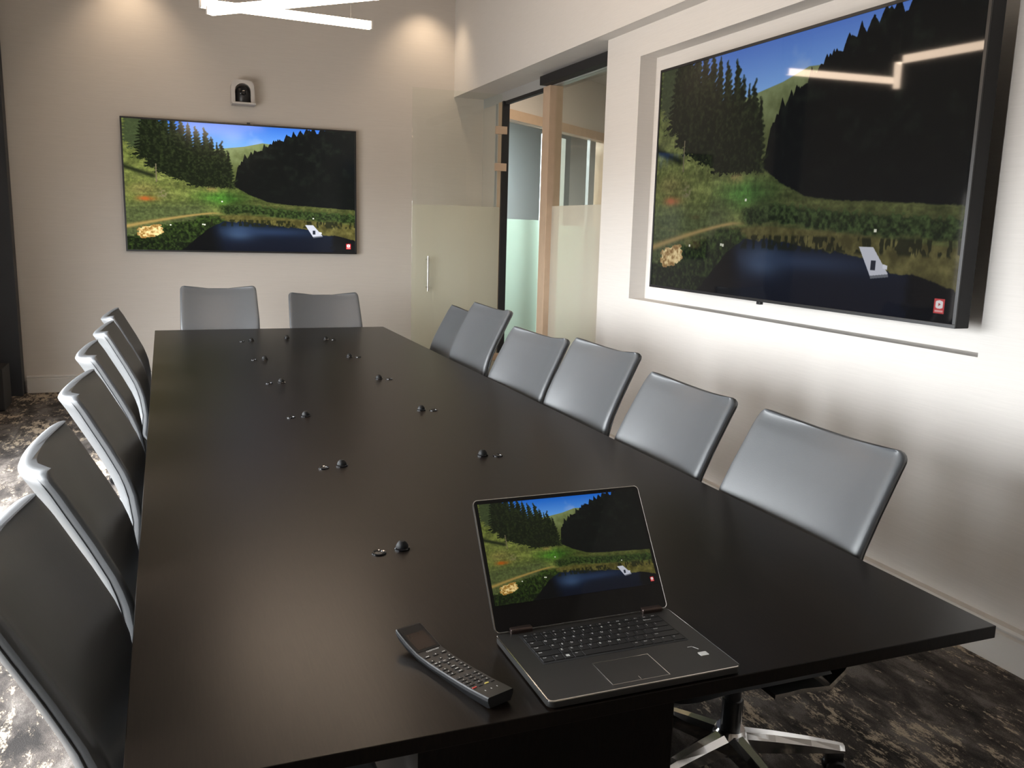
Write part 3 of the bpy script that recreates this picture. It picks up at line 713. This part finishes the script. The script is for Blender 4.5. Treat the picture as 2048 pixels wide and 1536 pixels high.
# ================================================================ CONFERENCE CAMERA on its bracket above the far television
cc = empty('conference_camera', (.694, YF, 2.505)); tag(cc, 'pale housed pan tilt camera on a small shelf above the far television', 'video camera')
bm = BM(); box(bm, -.095, .105, -.17, 0, 0, .018, .004); obj('shelf', bm, M_white, cc)
bm = BM(); P = []
for k in range(13):
    a = PI * k / 12; P.append((.098 * math.cos(a) , .105 + .092 * math.sin(a) ** .8 if math.sin(a) > 0 else .105))
outer = [(.098, .0)] + [(.098 * (abs(math.cos(PI * k / 14)) ** .6) * (1 if math.cos(PI * k / 14) > 0 else -1), .10 + .092 * (math.sin(PI * k / 14) ** .6)) for k in range(15)] + [(-.098, .0)]
inner = [(.066, .0)] + [(.066 * math.cos(PI * k / 14), .10 + .062 * math.sin(PI * k / 14)) for k in range(15)] + [(-.066, .0)]
for (yy0, yy1) in ((-.13, -.0),):
    rO0 = [bm.verts.new((x, yy0, z + .018)) for x, z in outer]; rO1 = [bm.verts.new((x, yy1, z + .018)) for x, z in outer]
    rI0 = [bm.verts.new((x, yy0, z + .018)) for x, z in inner]; rI1 = [bm.verts.new((x, yy1, z + .018)) for x, z in inner]
    for k in range(len(outer) - 1):
        bm.faces.new((rO0[k], rO0[k + 1], rO1[k + 1], rO1[k])); bm.faces.new((rI0[k], rI1[k], rI1[k + 1], rI0[k + 1]))
        bm.faces.new((rO0[k], rI0[k], rI0[k + 1], rO0[k + 1])); bm.faces.new((rO1[k], rO1[k + 1], rI1[k + 1], rI1[k]))
    for q in (0, -1): bm.faces.new((rO0[q], rO1[q], rI1[q], rI0[q]))
obj('hood', bm, M_white, cc, smooth=40)
bm = BM(); lathe(bm, [(0, .0), (.055, .0), (.06, .01), (.06, .085)] + [(.06 * math.cos(a), .085 + .06 * math.sin(a)) for a in np.linspace(.1, PI / 2 - .01, 8)] + [(0, .145)], 28, Matrix.Translation((0, -.085, .018)))
hd = obj('camera_head', bm, M_black, cc, smooth=40)
bm = BM(); lathe(bm, [(0, 0), (.026, 0), (.030, .006), (.030, .018), (.022, .020), (.018, .014), (0, .012)], 24, Matrix.Translation((0, -.138, .105)) @ Matrix.Rotation(PI / 2, 4, 'X')); obj('lens', bm, M_glassblk, hd, smooth=40)

# ================================================================ TABLE MICROPHONES
def make_mic():
    t = empty('table_microphone')
    bm = BM(); lathe(bm, [(0, 0), (.0185, 0), (.0185, .003), (.0165, .0052), (0, .0052)], 28); obj('base_ring', bm, M_glassblk, t, smooth=30)
    bm = BM(); lathe(bm, [(0, .0052), (.0150, .0052), (.0148, .008), (.0136, .012), (.0112, .0155), (.0092, .0180), (.006, .0205), (0, .0212)], 28); obj('capsule', bm, M_capsule, t, smooth=30)
    return t
def make_grommet():
    t = empty('touch_button')
    bm = BM(); lathe(bm, [(.0100, .0012), (.0110, .0035), (.0150, .0042), (.0165, .003), (.0170, 0), (.0100, 0)], 28); obj('rim', bm, M_glassblk, t, smooth=30)
    bm = BM(); lathe(bm, [(0, 0), (.0100, 0), (.0100, .0020), (0, .0024)], 24); obj('cap', bm, M_black, t, smooth=30)
    return t
mic0, gr0 = make_mic(), make_grommet()
LC, RC = .493, .963; YS = [1.909, 2.666, 3.425, 4.20, 4.95, 5.745]
words = ['nearest the remote control', 'second from the near end', 'third from the near end', 'fourth from the near end', 'fifth from the near end', 'farthest toward the table end']
used = [False]
for side, X in (('left', LC), ('right', RC)):
    for k, y in enumerate(YS):
        if side == 'right' and k == 0: continue
        m_ = mic0 if not used[0] else dup(mic0); g_ = gr0 if not used[0] else dup(gr0); used[0] = True
        m_.location = (X, y, TZ); g_.location = (X + (-.058 if side == 'left' else .047), y - (.012 if side == 'left' else .02), TZ)
        w_ = words[k] if not (side == 'right' and k == 1) else 'just beyond the laptop'
        tag(m_, 'black domed microphone, %s row on the table, %s' % (side, w_), 'microphone', 'domed microphones on the table')
        tag(g_, 'flat black ring beside the %s row microphone, %s' % (side, w_), 'button', 'flat rings beside the microphones')
m_ = dup(mic0); m_.location = (.727, 5.85, TZ)
tag(m_, 'single black domed microphone centred at the far end, without a flat ring', 'microphone', 'domed microphones on the table')

# ================================================================ LAPTOP
LX0, LY0, LW, LD = .537, 1.153, .364, .245
lp = empty('laptop', (LX0, LY0, TZ)); tag(lp, 'open black laptop showing a lake picture on the near end of the table', 'laptop')
LT = .0158
bm = BM(); prism(bm, rrect(0, LW, 0, LD, .010), .003, LT - .001, bev=.0015); base = obj('base', bm, M_gun, lp, smooth=30)
bm = BM()
po_, pi_ = rrect(-.0002, LW + .0002, -.0002, LD + .0002, .0102), rrect(.0013, LW - .0013, .0013, LD - .0013, .009)
v = [[bm.verts.new((x, y, z)) for x, y in P] for P, z in ((po_, LT - .0022), (po_, LT - .0004), (pi_, LT), (pi_, LT - .0022))]
for a, b in zip(v, v[1:] + v[:1]):
    for k in range(len(a)): bm.faces.new((a[k], a[(k + 1) % len(a)], b[(k + 1) % len(a)], b[k]))
obj('edge_trim', bm, M_edge, base, smooth=40)
bm = BM(); prism(bm, rrect(.0013, LW - .0013, .0013, LD - .0013, .009), LT - .0015, LT - .0002); obj('palm_rest', bm, M_gun, base)
# touchpad
bm = BM(); prism(bm, rrect(.121, .229, .014, .089, .002), LT - .0002, LT + .0001); obj('touchpad', bm, M_gun, base)
bm = BM(); x0, x1, y0, y1, e = .1205, .2295, .0135, .0895, .0010
box(bm, x0, x1, y1 - e, y1, LT - .0002, LT + .0003); box(bm, x1 - e, x1, y0, y1 - e, LT - .0002, LT + .0003); box(bm, x0, x0 + e * .4, y0, y1 - e, LT - .0002, LT + .0002); box(bm, x0, x1, y0, y0 + e * .4, LT - .0002, LT + .0002)
box(bm, .1748, .1752, .016, .026, LT, LT + .0003)
obj('touchpad_edge', bm, M_edge, base)
bm = BM(); prism(bm, rrect(.3165, .3335, .052, .065, .002), LT - .0002, LT + .0004); obj('fingerprint_reader', bm, M_print, base)
bm = BM(); box(bm, .311, .320, .0875, .0887, LT - .0001, LT + .0003); 
box(bm, -.0006, .0006, 0, .0125, LT - .0001, LT + .0003, mtx=Matrix.Translation((.3265, .076, 0)) @ Matrix.Rotation(math.radians(28), 4, 'Z')); obj('printed_line', bm, M_print, base)
# keys
KX0, KX1, KY1 = .041, .327, .2255
unit = (KX1 - KX0) / 15.0; rowh = .0192
rows = [([('Esc', 1)] + [('F%d' % k, 1) for k in range(1, 13)] + [('Ins', 1), ('Del', 1)], .6),
        ([('`', 1)] + [(c_, 1) for c_ in '1234567890-='] + [('Backspace', 2)], 1),
        ([('Tab', 1.5)] + [(c_, 1) for c_ in 'QWERTYUIOP[]'] + [('\\', 1.5)], 1),
        ([('Caps', 1.8)] + [(c_, 1) for c_ in "ASDFGHJKL;'"] + [('Enter', 2.2)], 1),
        ([('Shift', 2.3)] + [(c_, 1) for c_ in 'ZXCVBNM,./'] + [('Shift', 2.7)], 1),
        ([('Ctrl', 1.2), ('Fn', 1), ('#', 1), ('Alt', 1), ('', 5.3), ('Alt', 1), ('Ctrl', 1), ('<', 1.1), ('^', 1.2), ('>', 1.2)], 1)]
bm = BM(); prism(bm, rrect(KX0 - .002, KX1 + .002, .1125, KY1 + .0015, .002), LT - .0002, LT + .0001); kb = obj('keyboard', bm, M_blackmat, base)
y = KY1; leg = BM(); tcache = {}
for keys, hh in rows:
    h_ = rowh * hh; x = KX0; tot = sum(k_[1] for k_ in keys); u_ = (KX1 - KX0) / tot
    for lab, wd in keys:
        w_ = wd * u_; bm = BM(); prism(bm, rrect(x + .0012, x + w_ - .0012, y - h_ + .0012, y - .0012, .0015, 3), LT, LT + .0012, bev=.0003)
        obj('key', bm, M_key, kb)
        if lab == '#':
            for i in (0, 1):
                for j in (0, 1): box(leg, x + .006 + i * .0033, x + .009 + i * .0033, y - .0125 + j * .0033, y - .0095 + j * .0033, LT + .0012, LT + .0014)
        elif lab:
            if lab not in tcache: tcache[lab] = text_mesh(lab, .0068 if len(lab) == 1 else .0040, .0001)
            add_mesh(leg, tcache[lab], Matrix.Translation((x + (.0062 if len(lab) == 1 else min(w_ / 2, .0085)), y - (.0055 if hh == 1 else .005) , LT + .0013)))
        x += w_
    y -= h_
obj('key_legends', leg, M_print, kb)
# lid: hinge line at the rear of the base, tilted back
hy, hz = LD - .002, LT + .002
top = Vector((0, 1.539 - LY0 - hy, .9775 - TZ - hz)); tilt = math.atan2(top.y, top.z); LH = top.length
ld = empty('lid', (LW / 2, hy, hz), 0, lp); ld.rotation_euler = (-tilt, 0, 0)
bm = BM(); prism(bm, rrect(-LW / 2, LW / 2, 0, LH, .009), 0, .0060, mtx=Matrix.Rotation(PI / 2, 4, 'X') @ Matrix.Scale(-1, 4, (0, 0, 1)), bev=.001); obj('lid_back', bm, M_gun, ld)
bm = BM()
po_, pi_ = rrect(-LW / 2 - .0003, LW / 2 + .0003, -.0003, LH + .0003, .0093), rrect(-LW / 2 + .0011, LW / 2 - .0011, .0011, LH - .0011, .008)
v = [[bm.verts.new((x, yy, z)) for x, z in P] for P, yy in ((po_, .0022), (po_, .0002), (pi_, -.0004), (pi_, .0022))]
for a, b in zip(v, v[1:] + v[:1]):
    for k in range(len(a)): bm.faces.new((a[k], a[(k + 1) % len(a)], b[(k + 1) % len(a)], b[k]))
obj('lid_rim', bm, M_edge, ld, smooth=40)
bm = BM(); prism(bm, rrect(-LW / 2 + .0012, LW / 2 - .0012, .0012, LH - .0012, .008), -.0003, .0002, mtx=Matrix.Rotation(PI / 2, 4, 'X') @ Matrix.Scale(-1, 4, (0, 0, 1))); obj('screen_bezel', bm, M_glassblk, ld)
sw = LW - .016; sh = sw * 9 / 16
screen_plane('display', sw, sh, S_lap, ld, y=-.0009, z0=LH - .009 - sh)
for xc in (.0495 + .0, .326 - .0):
    bm = BM(); box(bm, xc - .022, xc + .022, LD - .010, LD + .005, LT - .006, LT + .0085, .003); obj('hinge', bm, M_brown, lp)

# ================================================================ REMOTE CONTROL
ax = Vector((-.063, .189)); rz = math.atan2(ax.y, ax.x) - PI / 2
rc = empty('remote_control', (.4685, 1.189, TZ), rz); tag(rc, 'black handheld remote control with a small screen lying beside the laptop', 'remote control')
stn = [(0, .024, .005, .0255), (.006, .0235, .0025, .0262), (.05, .0190, .0, .0262), (.10, .0160, .0, .0260), (.16, .0145, .0, .0262), (.20, .0165, .001, .0268), (.235, .0255, .007, .0275), (.262, .0340, .0150, .0270), (.268, .0355, .0180, .0255)]
bm = BM(); rings = []
for y_, zt, zb, w_ in stn:
    rings.append([(-w_ * .82, y_, zb), (w_ * .82, y_, zb), (w_, y_, zb + (zt - zb) * .55), (w_, y_, zt - .0015), (w_ - .0015, y_, zt), (-w_ + .0015, y_, zt), (-w_, y_, zt - .0015), (-w_, y_, zb + (zt - zb) * .55)])
loft(bm, rings); body = obj('body', bm, M_black, rc, smooth=35)
zt_ = lambda y_: float(np.interp(y_, [s[0] for s in stn], [s[1] for s in stn]))
def on_top(x, y_, h=.0004):
    s = (zt_(y_ + .002) - zt_(y_ - .002)) / .004
    return Matrix.Translation((x, y_, zt_(y_) + h)) @ Matrix.Rotation(math.atan(s), 4, 'X')
bm = BM()
for s in (-1, 1):
    rings = []
    for y_, zt, zb, w_ in stn: rings.append([(s * (w_ + .0003), y_, zt - .0062), (s * (w_ + .0003), y_, zt - .0018), (s * (w_ - .001), y_, zt - .0018), (s * (w_ - .001), y_, zt - .0062)])
    loft(bm, rings)
obj('side_trim', bm, mat('grey_side_trim', (.05, .05, .053, 1), .35, metal=.5, noise=.05), body)
# screen glass
bm = BM(); ysn = np.linspace(.200, .264, 7); a_ = []
for y_ in ysn: a_.append([(-.0235, y_, zt_(y_) + .0006), (.0235, y_, zt_(y_) + .0006), (.0235, y_, zt_(y_) - .0005), (-.0235, y_, zt_(y_) - .0005)])
loft(bm, a_); sc_ = obj('touch_screen', bm, M_glassblk, body)
bm = BM(); a_ = []
for y_ in np.linspace(.205, .247, 5): a_.append([(-.019, y_, zt_(y_) + .0009), (.019, y_, zt_(y_) + .0009), (.019, y_, zt_(y_) + .0006), (-.019, y_, zt_(y_) + .0006)])
loft(bm, a_); obj('active_area', bm, mat('dim_brown_display', (.030, .016, .010, 1), .10, noise=.4, nscale=120), sc_)
lt = BM(); add_mesh(lt, text_mesh('CRESTRON', .0052, .0001), on_top(.004, .195, .0006)); obj('brand_lettering', lt, M_print, body)
# buttons: row positions from the near end upward
prn = BM(); col = {'w': prn}
def button(x, y_, w_, l_, mark=None, mm=None, h=.0012):
    b_ = BM(); prism(b_, rrect(-w_ / 2, w_ / 2, -l_ / 2, l_ / 2, min(w_, l_) * .3, 3), 0, h, mtx=on_top(x, y_, -.0002)); obj('button', b_, mm or M_key, body)
    if mark == 'bar': box(prn, -w_ * .28, w_ * .28, -.0008, .0008, h, h + .0002, mtx=on_top(x, y_, 0))
    elif mark == 'dot': lathe(prn, [(0, h), (.0012, h), (.0012, h + .0002), (0, h + .0002)], 10, on_top(x, y_, 0))
    elif mark: add_mesh(prn, text_mesh(mark, .0042, .0001), on_top(x, y_, h))
for r_ in range(3):
    button(-.017 + r_ * .017, .180, .011, .006, 'bar' if r_ != 1 else 'dot')
for s in (-1, 1):
    for q, mk in enumerate(('dot', 'bar', 'dot')): button(s * .018, .164 - q * .011, .008, .007, mk)
button(0, .153, .012, .012, 'OK')
for a in range(4): button(.0105 * math.cos(a * PI / 2), .153 + .0115 * math.sin(a * PI / 2), .006, .006, 'dot')
for r_ in range(3):
    for c_ in range(3): button(-.017 + c_ * .017, .128 - r_ * .0105, .011, .0065, 'dot' if c_ != 1 else 'bar')
nums = ['1', '2', '3', '4', '5', '6', '7', '8', '9', '*', '0', '#']
for k, n_ in enumerate(nums): button(-.016 + (k % 3) * .016, .088 - (k // 3) * .0105, .012, .007, n_)
for k, mm in enumerate((M_red, M_key, M_yel, M_key)): button(-.0185 + k * .0123, .044, .008, .003, None, mm)
for k in range(3): box(prn, -.0006, .0006, -.0015, .0015, 0, .0003, mtx=on_top(-.012 + k * .012, .024, 0))
obj('printed_marks', prn, M_print, body)

# ================================================================ small dark box at the left edge
bm = BM(); box(bm, -1.38, -1.20, 7.60, 7.95, 0, .33, .006); tag(obj('storage_box', bm, M_blackmat), 'low black box on the carpet by the dark corner column', 'box')
